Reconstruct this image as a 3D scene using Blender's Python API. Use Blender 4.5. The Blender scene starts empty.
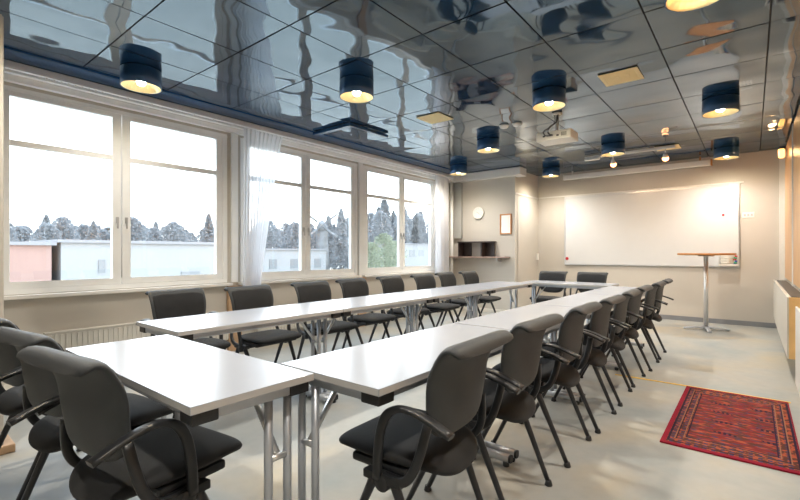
import bpy, bmesh, math, random
from mathutils import Vector, Matrix, noise
random.seed(7)
PI = math.pi
scene = bpy.context.scene
COL = scene.collection

# ---------------------------------------------------------------- camera
cam_d = bpy.data.cameras.new('camera'); cam = bpy.data.objects.new('camera', cam_d); COL.objects.link(cam)
cam_d.sensor_width = 36; cam_d.lens = 436/800*36; cam_d.shift_y = 0.003; cam_d.clip_start = 0.02; cam_d.clip_end = 600
cam.location = (0, 0, 1.15); cam.rotation_euler = (PI/2, 0, math.atan(352/436))
scene.camera = cam

# ---------------------------------------------------------------- world (bright overcast sky)
w = bpy.data.worlds.new('world'); scene.world = w; w.use_nodes = True
wn = w.node_tree.nodes; wl = w.node_tree.links; wn.clear()
wo = wn.new('ShaderNodeOutputWorld'); wb = wn.new('ShaderNodeBackground')
tc = wn.new('ShaderNodeTexCoord'); sp = wn.new('ShaderNodeSeparateXYZ'); rp = wn.new('ShaderNodeValToRGB')
wl.new(tc.outputs['Generated'], sp.inputs[0]); wl.new(sp.outputs['Z'], rp.inputs[0])
rp.color_ramp.elements[0].position = 0.0; rp.color_ramp.elements[0].color = (0.97, 0.98, 1.0, 1)
rp.color_ramp.elements[1].position = 0.7; rp.color_ramp.elements[1].color = (0.62, 0.78, 1.0, 1)
wl.new(rp.outputs[0], wb.inputs[0]); wb.inputs[1].default_value = 4.5
wl.new(wb.outputs[0], wo.inputs[0])

# ---------------------------------------------------------------- exposure
scene.view_settings.view_transform = 'Standard'; scene.view_settings.look = 'None'
scene.view_settings.gamma = 1.0; scene.view_settings.use_curve_mapping = False
scene.view_settings.exposure = 0.54
scene.cycles.use_denoising = True
scene.cycles.max_bounces = 10; scene.cycles.diffuse_bounces = 6; scene.cycles.glossy_bounces = 5
scene.cycles.transparent_max_bounces = 12; scene.cycles.caustics_reflective = False
scene.cycles.sample_clamp_indirect = 6.0

LAMP_W = 40.0     # warm light of one ceiling lamp
SPOT_W = 14.0

# sampling portals at the three windows (they only guide the sky light)
for i, (ya, yb) in enumerate(((0.65, 2.68), (2.85, 4.83), (4.95, 6.95))):
    ld = bpy.data.lights.new('window_portal', 'AREA'); ld.shape = 'RECTANGLE'; ld.size = yb-ya; ld.size_y = 1.7
    ld.cycles.is_portal = True
    lo = bpy.data.objects.new('window_portal', ld); COL.objects.link(lo)
    lo.location = (-4.84, (ya+yb)/2, 1.66); lo.rotation_euler = (PI/2, 0, PI/2 + PI)
    d = Vector((1, 0, 0)); lo.rotation_euler = d.to_track_quat('-Z', 'Z').to_euler()

# ================================================================= materials
MATS = {}
def mat(name, col, rough=0.5, metal=0.0, spec=0.5, bump=0.0, bscale=40.0, var=0.0, vscale=6.0, sheen=0.0, coat=0.0, emis=None, estr=0.0):
    if name in MATS: return MATS[name]
    m = bpy.data.materials.new(name); m.use_nodes = True
    n = m.node_tree.nodes; l = m.node_tree.links; b = n['Principled BSDF']
    b.inputs['Base Color'].default_value = (*col, 1); b.inputs['Roughness'].default_value = rough
    b.inputs['Metallic'].default_value = metal; b.inputs['Specular IOR Level'].default_value = spec
    b.inputs['Sheen Weight'].default_value = sheen; b.inputs['Coat Weight'].default_value = coat
    if emis: b.inputs['Emission Color'].default_value = (*emis, 1); b.inputs['Emission Strength'].default_value = estr
    t = n.new('ShaderNodeTexCoord')
    if var > 0:
        no = n.new('ShaderNodeTexNoise'); no.inputs['Scale'].default_value = vscale; no.inputs['Detail'].default_value = 4
        l.new(t.outputs['Object'], no.inputs['Vector'])
        mr = n.new('ShaderNodeMapRange'); mr.inputs[1].default_value = .3; mr.inputs[2].default_value = .7
        mr.inputs[3].default_value = 1-var; mr.inputs[4].default_value = 1+var
        l.new(no.outputs[0], mr.inputs[0])
        mx = n.new('ShaderNodeMix'); mx.data_type = 'RGBA'; mx.blend_type = 'MULTIPLY'; mx.inputs[0].default_value = 1
        mx.inputs[6].default_value = (*col, 1); l.new(mr.outputs[0], mx.inputs[7]); l.new(mx.outputs[2], b.inputs['Base Color'])
    if bump > 0:
        no2 = n.new('ShaderNodeTexNoise'); no2.inputs['Scale'].default_value = bscale; no2.inputs['Detail'].default_value = 3
        l.new(t.outputs['Object'], no2.inputs['Vector'])
        bp = n.new('ShaderNodeBump'); bp.inputs['Strength'].default_value = bump; bp.inputs['Distance'].default_value = .01
        l.new(no2.outputs[0], bp.inputs['Height']); l.new(bp.outputs[0], b.inputs['Normal'])
    MATS[name] = m; return m

M_wall = mat('wall_paint', (.56, .53, .48), .85, var=.03, vscale=2, bump=.05, bscale=150)
M_wallw = mat('wall_light', (.74, .72, .68), .8, var=.02)
M_white = mat('white_paint', (.78, .77, .74), .45, var=.02)
M_frame = mat('window_paint', (.88, .90, .90), .4, var=.03)
M_base = mat('skirting_grey', (.22, .23, .25), .5, var=.05)
M_board = mat('board_enamel', (.68, .695, .71), .22, spec=.5, var=.01)
M_alu = mat('aluminium', (.72, .73, .74), .35, metal=.9, var=.03)
M_steel = mat('grey_steel', (.50, .54, .60), .35, metal=.5, var=.04)
M_top = mat('table_laminate', (.37, .40, .455), .22, spec=.45, var=.015, vscale=3)
M_edge = mat('table_edge', (.46, .46, .46), .5, var=.03)
M_blackp = mat('black_plastic', (.018, .02, .023), .38, spec=.5, var=.1, vscale=30)
M_fabric = mat('black_fabric', (.014, .0155, .018), .75, spec=.35, bump=.25, bscale=420, var=.15, vscale=12, sheen=.06)
M_backf = mat('charcoal_fabric', (.026, .031, .036), .55, spec=.45, bump=.18, bscale=420, var=.12, vscale=10, sheen=.06)
M_leg = mat('black_metal', (.016, .018, .024), .3, spec=.6, var=.05)
M_lampb = mat('lamp_blue', (.014, .075, .19), .28, metal=.35, spec=.6, var=.1, coat=.4)
M_gold = mat('gold_reflector', (1.0, .82, .48), .32, metal=1.0, var=.05, vscale=20)
M_bulb = mat('bulb_glow', (1, .8, .5), .4, emis=(1.0, .84, .56), estr=170)
M_spotglow = mat('spot_glow', (1, .8, .6), .4, emis=(1.0, .40, .16), estr=5)
M_sconce = mat('sconce_glow', (1, .6, .2), .4, emis=(1.0, .50, .14), estr=2.5)
M_bluetrim = mat('blue_lacquer', (.015, .06, .14), .22, spec=.6, var=.05)
M_wood = mat('table_wood', (.50, .22, .07), .4, var=.15, vscale=18)
M_birch = mat('birch_veneer', (.80, .52, .22), .45, var=.08, vscale=8)
M_casing = mat('post_casing', (.50, .33, .20), .5, var=.1, vscale=10)
M_dark = mat('dark_wood', (.045, .032, .03), .5, var=.2, vscale=15)
M_pinkw = mat('shelf_wood', (.35, .24, .20), .5, var=.1, vscale=15)
M_yellow = mat('strip_yellow_glow', (.85, .55, .08), .5, var=.05)
M_red = mat('red_plastic', (.6, .03, .04), .4, var=.02)
M_green = mat('green_plastic', (.05, .35, .15), .4, var=.02)
M_bluep = mat('blue_plastic', (.05, .12, .5), .4, var=.02)
M_cream = mat('cream_plastic', (.78, .76, .70), .4, var=.02)
M_vent = mat('vent_cream', (.80, .66, .36), .5, var=.03)
M_rad = mat('radiator_enamel', (.62, .60, .55), .4, var=.02)

def wood_panel():
    m = mat('panel_wood', (.70, .36, .14), .3, spec=.6); n = m.node_tree.nodes; l = m.node_tree.links; b = n['Principled BSDF']
    t = n.new('ShaderNodeTexCoord'); mp = n.new('ShaderNodeMapping'); mp.inputs['Scale'].default_value = (3, 3, .3)
    no = n.new('ShaderNodeTexNoise'); no.inputs['Scale'].default_value = 8; no.inputs['Detail'].default_value = 6
    r = n.new('ShaderNodeValToRGB'); r.color_ramp.elements[0].color = (.50, .24, .09, 1); r.color_ramp.elements[1].color = (.80, .48, .22, 1)
    r.color_ramp.elements[0].position = .3; r.color_ramp.elements[1].position = .7
    l.new(t.outputs['Object'], mp.inputs[0]); l.new(mp.outputs[0], no.inputs[0]); l.new(no.outputs[0], r.inputs[0]); l.new(r.outputs[0], b.inputs['Base Color'])
    return m
M_panel = wood_panel()

def floor_mat():
    m = mat('floor_vinyl', (.5, .5, .46), .42, spec=.35); n = m.node_tree.nodes; l = m.node_tree.links; b = n['Principled BSDF']
    t = n.new('ShaderNodeTexCoord')
    a = n.new('ShaderNodeTexNoise'); a.inputs['Scale'].default_value = 1.3; a.inputs['Detail'].default_value = 5; a.inputs['Distortion'].default_value = .6
    c = n.new('ShaderNodeTexNoise'); c.inputs['Scale'].default_value = 14; c.inputs['Detail'].default_value = 5
    r = n.new('ShaderNodeValToRGB'); e = r.color_ramp.elements
    e[0].position = .32; e[0].color = (.31, .35, .36, 1); e[1].position = .72; e[1].color = (.46, .41, .31, 1)
    k = e.new(.52); k.color = (.39, .395, .375, 1)
    mr = n.new('ShaderNodeMapRange'); mr.inputs[3].default_value = .90; mr.inputs[4].default_value = 1.10
    mx = n.new('ShaderNodeMix'); mx.data_type = 'RGBA'; mx.blend_type = 'MULTIPLY'; mx.inputs[0].default_value = 1
    l.new(t.outputs['Object'], a.inputs[0]); l.new(t.outputs['Object'], c.inputs[0]); l.new(a.outputs[0], r.inputs[0])
    l.new(c.outputs[0], mr.inputs[0]); l.new(r.outputs[0], mx.inputs[6]); l.new(mr.outputs[0], mx.inputs[7]); l.new(mx.outputs[2], b.inputs['Base Color'])
    return m
M_floor = floor_mat()

def ceiling_mat():
    m = mat('ceiling_lacquer', (.06, .09, .12), .07, spec=.5); n = m.node_tree.nodes; l = m.node_tree.links; b = n['Principled BSDF']
    b.inputs['Base Color'].default_value = (.008, .034, .080, 1); b.inputs['Metallic'].default_value = 0.0; b.inputs['IOR'].default_value = 2.35; b.inputs['Specular Tint'].default_value = (.72, .89, 1, 1)
    b.inputs['Roughness'].default_value = .05
    t = n.new('ShaderNodeTexCoord')
    no = n.new('ShaderNodeTexNoise'); no.inputs['Scale'].default_value = 2.3; no.inputs['Detail'].default_value = 1.0
    bp = n.new('ShaderNodeBump'); bp.inputs['Strength'].default_value = .8; bp.inputs['Distance'].default_value = .02
    l.new(t.outputs['Object'], no.inputs[0]); l.new(no.outputs[0], bp.inputs['Height']); l.new(bp.outputs[0], b.inputs['Normal'])
    return m
M_ceil = ceiling_mat()

def glass_mat():
    m = bpy.data.materials.new('window_glass'); m.use_nodes = True; n = m.node_tree.nodes; l = m.node_tree.links; n.clear()
    o = n.new('ShaderNodeOutputMaterial'); mx = n.new('ShaderNodeMixShader'); tr = n.new('ShaderNodeBsdfTransparent'); g = n.new('ShaderNodeBsdfGlossy')
    g.inputs['Roughness'].default_value = .02; tr.inputs[0].default_value = (.96, .98, .97, 1)
    ge = n.new('ShaderNodeNewGeometry'); dt = n.new('ShaderNodeVectorMath'); dt.operation = 'DOT_PRODUCT'
    l.new(ge.outputs['Normal'], dt.inputs[0]); l.new(ge.outputs['Incoming'], dt.inputs[1])
    ops = [('ABSOLUTE', None), ('SUBTRACT', 1), ('POWER', 5), ('MULTIPLY_ADD', .9)]; v = dt.outputs['Value']
    for op, k in ops:
        q = n.new('ShaderNodeMath'); q.operation = op
        if op == 'SUBTRACT': q.inputs[0].default_value = 1; l.new(v, q.inputs[1])
        else:
            l.new(v, q.inputs[0])
            if k is not None: q.inputs[1].default_value = k
            if op == 'MULTIPLY_ADD': q.inputs[2].default_value = .04
        v = q.outputs[0]
    l.new(v, mx.inputs[0]); l.new(tr.outputs[0], mx.inputs[1]); l.new(g.outputs[0], mx.inputs[2]); l.new(mx.outputs[0], o.inputs[0])
    return m
M_glass = glass_mat()

def curtain_mat():
    m = bpy.data.materials.new('sheer_curtain'); m.use_nodes = True; n = m.node_tree.nodes; l = m.node_tree.links; n.clear()
    o = n.new('ShaderNodeOutputMaterial'); a = n.new('ShaderNodeAddShader'); d = n.new('ShaderNodeBsdfDiffuse'); tl = n.new('ShaderNodeBsdfTranslucent')
    tr = n.new('ShaderNodeBsdfTransparent'); mx = n.new('ShaderNodeMixShader'); mx.inputs[0].default_value = .16; m2 = n.new('ShaderNodeMixShader'); m2.inputs[0].default_value = .62
    d.inputs[0].default_value = (.86, .86, .88, 1); tl.inputs[0].default_value = (.86, .87, .90, 1)
    w_ = n.new('ShaderNodeTexWave'); w_.inputs['Scale'].default_value = 300
    l.new(d.outputs[0], m2.inputs[1]); l.new(tl.outputs[0], m2.inputs[2]); l.new(m2.outputs[0], mx.inputs[1]); l.new(tr.outputs[0], mx.inputs[2]); l.new(mx.outputs[0], o.inputs[0])
    return m
M_curtain = curtain_mat()

def rug_mat():
    # rug spans local x -.335..+.335 and y -.70..+.70 ; bands drawn from object coordinates
    m = bpy.data.materials.new('rug_weave'); m.use_nodes = True; n = m.node_tree.nodes; l = m.node_tree.links; b = n['Principled BSDF']
    b.inputs['Roughness'].default_value = .95; b.inputs['Specular IOR Level'].default_value = .1
    t = n.new('ShaderNodeTexCoord'); s = n.new('ShaderNodeSeparateXYZ'); l.new(t.outputs['Object'], s.inputs[0])
    def math_(op, a, b_=None, c=None):
        k = n.new('ShaderNodeMath'); k.operation = op
        for i, v in enumerate((a, b_, c)):
            if v is None: continue
            if isinstance(v, (int, float)): k.inputs[i].default_value = v
            else: l.new(v, k.inputs[i])
        return k.outputs[0]
    X = s.outputs['X']; Y = s.outputs['Y']; ax = math_('ABSOLUTE', X); ay = math_('ABSOLUTE', Y)
    def mixc(f, a, b_):
        k = n.new('ShaderNodeMix'); k.data_type = 'RGBA'; l.new(f, k.inputs[0])
        for i, v in ((6, a), (7, b_)):
            if isinstance(v, tuple): k.inputs[i].default_value = (*v, 1)
            else: l.new(v, k.inputs[i])
        return k.outputs[2]
    # streaky field : short threads along x, rows along y
    def streak(sx, sy, seed, lo, hi):
        mp = n.new('ShaderNodeMapping'); mp.inputs['Scale'].default_value = (sx, sy, 1); mp.inputs['Location'].default_value = (seed, seed*2, 0)
        no = n.new('ShaderNodeTexNoise'); no.inputs['Scale'].default_value = 1; no.inputs['Detail'].default_value = 3
        l.new(t.outputs['Object'], mp.inputs[0]); l.new(mp.outputs[0], no.inputs[0])
        mr = n.new('ShaderNodeMapRange'); mr.inputs[1].default_value = lo; mr.inputs[2].default_value = hi; l.new(no.outputs[0], mr.inputs[0])
        return mr.outputs[0]
    red = (.21, .028, .028); orange = (.38, .085, .045); dk = (.035, .018, .035); brown = (.10, .04, .03); bl = (.07, .05, .10); tan = (.30, .14, .08)
    f = mixc(streak(9, 34, 1, .5, .58), red, orange)
    f = mixc(streak(12, 40, 5, .50, .56), f, brown)
    f = mixc(streak(18, 60, 9, .57, .62), f, bl)
    # rows of small dark stepped motifs in the field
    row = math_('LESS_THAN', math_('ABSOLUTE', math_('SUBTRACT', math_('FRACT', math_('MULTIPLY', Y, 4.6)), .5)), .09)
    dash = math_('GREATER_THAN', math_('FRACT', math_('MULTIPLY', X, 38)), .45)
    seg = math_('GREATER_THAN', math_('SINE', math_('MULTIPLY_ADD', X, 26, math_('MULTIPLY', Y, 31))), .15)
    f = mixc(math_('MULTIPLY', math_('MULTIPLY', row, dash), seg), f, dk)
    # border : rows of small squares between thin lines
    chk = math_('GREATER_THAN', math_('SINE', math_('MULTIPLY', Y, 150)), .1)
    chk2 = math_('GREATER_THAN', math_('SINE', math_('MULTIPLY', X, 150)), .1)
    bord = mixc(streak(30, 30, 3, .48, .56), brown, orange)
    bord = mixc(math_('MULTIPLY', chk, chk2), bord, bl)
    inx = math_('GREATER_THAN', ax, .215); iny = math_('GREATER_THAN', ay, .53)
    border = math_('MAXIMUM', inx, iny)
    c = mixc(border, f, bord)
    def line(v, p, w_): return math_('LESS_THAN', math_('ABSOLUTE', math_('SUBTRACT', v, p)), w_)
    for (px, py, col, w_) in ((.215, .53, dk, .004), (.228, .545, tan, .003), (.262, .585, dk, .003), (.270, .595, tan, .003), (.300, .645, dk, .006)):
        lx = math_('MULTIPLY', line(ax, px, w_), math_('LESS_THAN', ay, py+w_)); ly = math_('MULTIPLY', line(ay, py, w_), math_('LESS_THAN', ax, px+w_))
        c = mixc(math_('MAXIMUM', lx, ly), c, col)
    rim = math_('MAXIMUM', math_('GREATER_THAN', ax, .308), math_('GREATER_THAN', ay, .668))
    c = mixc(rim, c, (.27, .018, .035))
    l.new(c, b.inputs['Base Color'])
    no = n.new('ShaderNodeTexNoise'); no.inputs['Scale'].default_value = 260; bp = n.new('ShaderNodeBump'); bp.inputs['Strength'].default_value = .5; bp.inputs['Distance'].default_value = .004
    l.new(t.outputs['Object'], no.inputs[0]); l.new(no.outputs[0], bp.inputs['Height']); l.new(bp.outputs[0], b.inputs['Normal'])
    return m

# ================================================================= mesh helpers
def B(): return bmesh.new()
def V(*a): return Vector(a)
def box(bm, x0, x1, y0, y1, z0, z1, mi=0, bev=0.0):
    vs = [bm.verts.new((x, y, z)) for z in (z0, z1) for y in (y0, y1) for x in (x0, x1)]
    fs = []
    for f in ((0, 2, 3, 1), (4, 5, 7, 6), (0, 1, 5, 4), (2, 6, 7, 3), (0, 4, 6, 2), (1, 3, 7, 5)):
        q = bm.faces.new([vs[i] for i in f]); q.material_index = mi; fs.append(q)
    if bev > 0:
        es = list({e for f in fs for e in f.edges})
        bmesh.ops.bevel(bm, geom=es, offset=bev, segments=2, affect='EDGES', profile=.6)
def ring(bm, c, xd, yd, rx, ry, n=14, ex=2.0):
    out = []
    for i in range(n):
        a = 2*PI*i/n; ca, sa = math.cos(a), math.sin(a)
        px = math.copysign(abs(ca)**(2/ex), ca)*rx; py = math.copysign(abs(sa)**(2/ex), sa)*ry
        out.append(bm.verts.new(c + xd*px + yd*py))
    return out
def skin_rings(bm, rings, cap=True, mi=0):
    for a, b in zip(rings, rings[1:]):
        n = len(a)
        for i in range(n):
            f = bm.faces.new((a[i], a[(i+1) % n], b[(i+1) % n], b[i])); f.material_index = mi; f.smooth = True
    if cap:
        f = bm.faces.new(list(reversed(rings[0]))); f.material_index = mi
        f = bm.faces.new(rings[-1]); f.material_index = mi
def tube(bm, pts, r, n=12, ex=2.0, flat=None, mi=0, up=None):
    """pts list of Vectors; r radius or list; flat=(rx, ry) for rectangular band sections"""
    pts = [Vector(p) for p in pts]; rings = []
    for i, p in enumerate(pts):
        d = (pts[min(i+1, len(pts)-1)] - pts[max(i-1, 0)]).normalized()
        u = Vector(up) if up else (Vector((1, 0, 0)) if abs(d.x) < .9 else Vector((0, 1, 0)))
        xd = (u - d*u.dot(d)).normalized(); yd = d.cross(xd)
        rr = r[i] if isinstance(r, (list, tuple)) else r
        rx, ry = (flat[0], flat[1]) if flat else (rr, rr)
        if isinstance(rx, (list, tuple)): rx = rx[i]
        if isinstance(ry, (list, tuple)): ry = ry[i]
        rings.append(ring(bm, p, xd, yd, rx, ry, n, ex))
    skin_rings(bm, rings, True, mi)
def spline(ctrl, n=24):
    """Catmull-Rom through control vectors"""
    P = [Vector(c) for c in ctrl]; P = [P[0]*2-P[1]] + P + [P[-1]*2-P[-2]]; out = []
    segs = len(P)-3
    for s in range(segs):
        k = max(2, n//segs)
        for j in range(k + (1 if s == segs-1 else 0)):
            t = j/k; a, b, c, d = P[s:s+4]
            out.append(.5*((2*b) + (-a+c)*t + (2*a-5*b+4*c-d)*t*t + (-a+3*b-3*c+d)*t**3))
    return out
def lathe(bm, prof, c=(0, 0, 0), n=32, mi=0, smooth=True):
    rings = []
    for r, z in prof:
        rings.append([bm.verts.new((c[0]+r*math.cos(2*PI*i/n), c[1]+r*math.sin(2*PI*i/n), c[2]+z)) for i in range(n)])
    for a, b in zip(rings, rings[1:]):
        for i in range(n):
            f = bm.faces.new((a[i], a[(i+1) % n], b[(i+1) % n], b[i])); f.smooth = smooth; f.material_index = mi
    return rings
def capped(bm, prof, c=(0, 0, 0), n=32, mi=0):
    rs = lathe(bm, prof, c, n, mi); f = bm.faces.new(list(reversed(rs[0]))); f.material_index = mi; f = bm.faces.new(rs[-1]); f.material_index = mi
def loft(bm, rows, n=28, ex=3.2):
    """rows: (center, normal, halfw, halft, curve) ; cross axis is x"""
    rings = []
    for c, nrm, hw, ht, cv in rows:
        loop = []
        for i in range(n):
            a = 2*PI*i/n; ca, sa = math.cos(a), math.sin(a)
            px = math.copysign(abs(ca)**(2/ex), ca)*hw; pn = math.copysign(abs(sa)**(2/2.3), sa)*ht
            loop.append(bm.verts.new(c + Vector((px, 0, 0)) + nrm*(pn + cv*(px/0.22)**2)))
        rings.append(loop)
    skin_rings(bm, rings)
def fin(bm):
    bmesh.ops.remove_doubles(bm, verts=bm.verts, dist=1e-6); bmesh.ops.recalc_face_normals(bm, faces=bm.faces)
def obj(name, bm, mats, parent=None, sub=0, smooth=None, bevel=0):
    fin(bm); me = bpy.data.meshes.new(name); bm.to_mesh(me); bm.free()
    for m in (mats if isinstance(mats, (list, tuple)) else [mats]): me.materials.append(m)
    if smooth is not None:
        for p in me.polygons: p.use_smooth = smooth
    o = bpy.data.objects.new(name, me); COL.objects.link(o)
    if parent is not None: o.parent = parent
    if bevel:
        md = o.modifiers.new('bevel', 'BEVEL'); md.width = bevel; md.segments = 2; md.limit_method = 'ANGLE'
    if sub:
        md = o.modifiers.new('sub', 'SUBSURF'); md.levels = sub; md.render_levels = sub
    return o
def tag(o, label, cat, group=None, kind=None):
    o['label'] = label; o['category'] = cat
    if group: o['group'] = group
    if kind: o['kind'] = kind
    return o
def thing(name, label, cat, loc=(0, 0, 0), rz=0.0, group=None):
    o = bpy.data.objects.new(name, None); o.empty_display_size = .1; COL.objects.link(o)
    o.location = loc; o.rotation_euler = (0, 0, rz); return tag(o, label, cat, group)
def struct(name, bm, m, parent=None, **k):
    o = obj(name, bm, m, parent, **k)
    if parent is None: o['kind'] = 'structure'
    return o
def sbox(name, dims, m, bev=0.0):
    bm = B(); box(bm, *dims, bev=bev); return struct(name, bm, m)
def dup(root, loc, rz, label=None, group=None):
    r = root.copy(); COL.objects.link(r); r.location = loc; r.rotation_euler = (0, 0, rz)
    if label: r['label'] = label
    if group: r['group'] = group
    for ch in list(root.children):
        c = ch.copy(); COL.objects.link(c); c.parent = r
        for g in ch.children:
            d_ = g.copy(); COL.objects.link(d_); d_.parent = c
    return r

# ================================================================= the room
XW, XR, YB, YF, HC = -4.75, .40, 8.73, -1.6, 2.72
YC, XC = 7.61, -3.41      # clock wall and the corner where it steps back
sbox('floor', (XW-.3, XR+.2, YF-.2, YB+.2, -.12, 0), M_floor)
WINS = ((.65, 2.68), (2.85, 4.83), (4.95, 6.95)); ZS, ZT = .80, 2.52
bm = B()
box(bm, XW-.13, XW, YF, YC+.2, 0, ZS); box(bm, XW-.13, XW, YF, YC+.2, ZT, HC+.1)
ys = [YF] + [v for a in WINS for v in a] + [YC+.2]
for i in range(0, len(ys), 2): box(bm, XW-.13, XW, ys[i], ys[i+1], ZS, ZT)
struct('wall_left', bm, M_wall)
bm = B(); box(bm, XW-.13, XC, YC, YC+.12, 0, HC+.1); box(bm, XC-.12, XC, YC+.1, YB+.1, 0, HC+.1)
struct('wall_alcove', bm, M_wall)
sbox('wall_back', (XC-.1, XR+.2, YB, YB+.15, 0, HC+.1), M_wall)
sbox('wall_right', (XR, XR+.15, YF, YB, 0, HC+.1), M_wall)
sbox('wall_front', (XW-.13, XR+.2, YF-.15, YF, 0, HC+.1), M_wall)
bm = B(); box(bm, XC+.002, XR-.001, YB-.015, YB-.001, 0, .075); struct('baseboard_back', bm, M_base)
bm = B(); box(bm, XR-.015, XR-.001, YF+.02, YB-.02, 0, .075); struct('baseboard_right', bm, M_base)
bm = B(); box(bm, XW+.001, XW+.014, YF+.02, YC-.02, 0, .07); struct('baseboard_left', bm, M_cream)
bm = B(); box(bm, XW+.02, XC, YC-.014, YC-.001, 0, .07); box(bm, XC+.001, XC+.014, YC, YB-.02, 0, .07); struct('baseboard_alcove', bm, M_cream)

# ceiling of lacquered square panels, each slightly bowed
def tile(bm, x0, x1, y0, y1, z, rnd):
    N = 8; g = .0055; amp = rnd.uniform(.0010, .0024); tx = rnd.uniform(-.0045, .0045); ty = rnd.uniform(-.0045, .0045)
    sx = rnd.uniform(.6, 1.4); ph = rnd.uniform(0, 6)
    grid = []
    for j in range(N+1):
        row = []
        for i in range(N+1):
            u, v = i/N, j/N
            zz = z - amp*math.sin(PI*u)*math.sin(PI*v)*2 + .0007*math.sin(2*PI*u*sx+ph)*math.sin(2*PI*v+ph*.7) + tx*(u-.5)*.6 + ty*(v-.5)*.6
            row.append(bm.verts.new((x0+g+(x1-x0-2*g)*u, y0+g+(y1-y0-2*g)*v, zz)))
        grid.append(row)
    for j in range(N):
        for i in range(N):
            f = bm.faces.new((grid[j][i], grid[j+1][i], grid[j+1][i+1], grid[j][i+1])); f.smooth = True
rnd = random.Random(3)
gx = [-4.40+.642*k for k in range(8)] + [XR]; gy = [YF] + [-.84+.673*k for k in range(15)]
gy = [y for y in gy if y < YB-.1] + [YB]
bm = B()
for i in range(len(gx)-1):
    for j in range(len(gy)-1): tile(bm, gx[i], gx[i+1], gy[j], gy[j+1], HC-.012, rnd)
me = bpy.data.meshes.new('ceiling'); bm.to_mesh(me); bm.free(); me.materials.append(M_ceil)
o = bpy.data.objects.new('ceiling', me); COL.objects.link(o); o['kind'] = 'structure'
M_gap = mat('ceiling_gap', (.012, .016, .022), .6)
sbox('ceiling_slab', (XW-.13, XR+.2, YF-.15, YB+.15, HC+.001, HC+.12), M_gap)
bpy.data.objects['ceiling_slab'].name = 'ceiling_backing'
sbox('trim_1', (XW+.001, -4.403, YF+.01, YC-.17, HC-.022, HC), M_bluetrim)
# cornice above the windows and soffit over the alcove wall
bm = B(); box(bm, XW+.001, XW+.10, YF+.01, YC-.17, 2.60, 2.695); box(bm, XW+.001, XW+.055, YF+.01, YC-.17, 2.545, 2.60); struct('trim_2', bm, M_frame, bevel=.004)
bm = B(); box(bm, XW+.001, -3.24, YC-.16, YC-.001, 2.555, HC-.026); box(bm, XC+.0, -3.24, YC, YC+.12, 2.555, HC-.026); struct('trim_3', bm, M_white, bevel=.004)

def window(k, y0, y1):
    e = bpy.data.objects.new('window_%d' % k, None); COL.objects.link(e); e['kind'] = 'structure'
    X0, X1 = XW-.07, XW-.005
    bm = B(); ow = .05
    box(bm, X0, X1+.012, y0, y1, ZS, ZS+.045); box(bm, X0, X1+.012, y0, y1, ZT-.035, ZT)
    box(bm, X0, X1+.012, y0, y0+ow, ZS+.045, ZT-.035); box(bm, X0, X1+.012, y1-ow, y1, ZS+.045, ZT-.035)
    struct('window_frame', bm, M_frame, e, bevel=.004)
    ym = (y0+y1)/2 if k != 1 else 1.595
    for a, b in ((y0+ow, ym-.004), (ym+.004, y1-ow)):
        bm = B(); s = .075
        z0, z1 = ZS+.045, ZT-.035
        box(bm, X0+.01, X1, a, b, z0, z0+.055); box(bm, X0+.01, X1, a, b, z1-.04, z1)
        box(bm, X0+.01, X1, a, a+s, z0+.055, z1-.04); box(bm, X0+.01, X1, b-s, b, z0+.055, z1-.04)
        box(bm, X0+.01, X1-.004, a+s, b-s, 2.035, 2.085)
        sh = struct('sash', bm, M_frame, e, bevel=.004)
        bm = B(); box(bm, X0+.03, X0+.036, a+s-.01, b-s+.01, z0+.045, 2.04); struct('pane', bm, M_glass, sh)
        bm = B(); box(bm, X0+.03, X0+.036, a+s-.01, b-s+.01, 2.08, z1-.03); struct('pane', bm, M_glass, sh)
        hy = b-.035 if a < ym-.1 and b < ym+.1 else a+.035
        bm = B(); box(bm, X1-.002, X1+.012, hy-.012, hy+.012, 1.43, 1.49, bev=.003); box(bm, X1+.012, X1+.022, hy-.007, hy+.007, 1.38, 1.47, bev=.002)
        struct('handle', bm, M_edge, sh)
    bm = B(); box(bm, XW-.002, XW+.085, y0-.03, y1+.03, ZS-.035, ZS-.004); struct('window_sill', bm, M_white, e, bevel=.005)
for i, (a, b) in enumerate(WINS): window(i+1, a, b)

# brown post casings under the piers
for i, y in enumerate((2.76, 4.90)):
    bm = B(); box(bm, XW+.001, XW+.05, y-.085, y+.085, .0, ZS-.04); struct('trim_%d' % (4+i), bm, M_casing, bevel=.003)
# white uprights between the windows
for i, y in enumerate((2.765, 4.89)):
    bm = B(); box(bm, XW+.001, XW+.03, y-.04, y+.04, ZS-.0, 2.544); struct('trim_%d' % (6+i), bm, M_frame, bevel=.003)
# right wall: panelling
bm = B(); box(bm, XR-.08, XR-.001, YB-.10, YB-.001, .0, HC-.04); struct('trim_8', bm, M_wallw)
bm = B()
for a, b in ((6.98, 8.55), (5.4, 6.9), (3.8, 5.32), (2.2, 3.72), (.6, 2.12)): box(bm, XR-.022, XR-.001, a, b, .78, HC-.06)
struct('trim_9', bm, M_panel, bevel=.004)
bm = B()
for y in (8.59, 6.94, 5.36, 3.76, 2.16): box(bm, XR-.032, XR-.001, y-.03, y+.03, .75, HC-.05)
struct('trim_10', bm, M_white, bevel=.004)
# picture rail
bm = B(); box(bm, XC+.003, -.10, YB-.02, YB-.001, 2.245, 2.268); box(bm, XC+.001, XC+.018, YC, YB-.02, 2.235, 2.26); struct('trim_11', bm, M_white)

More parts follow.
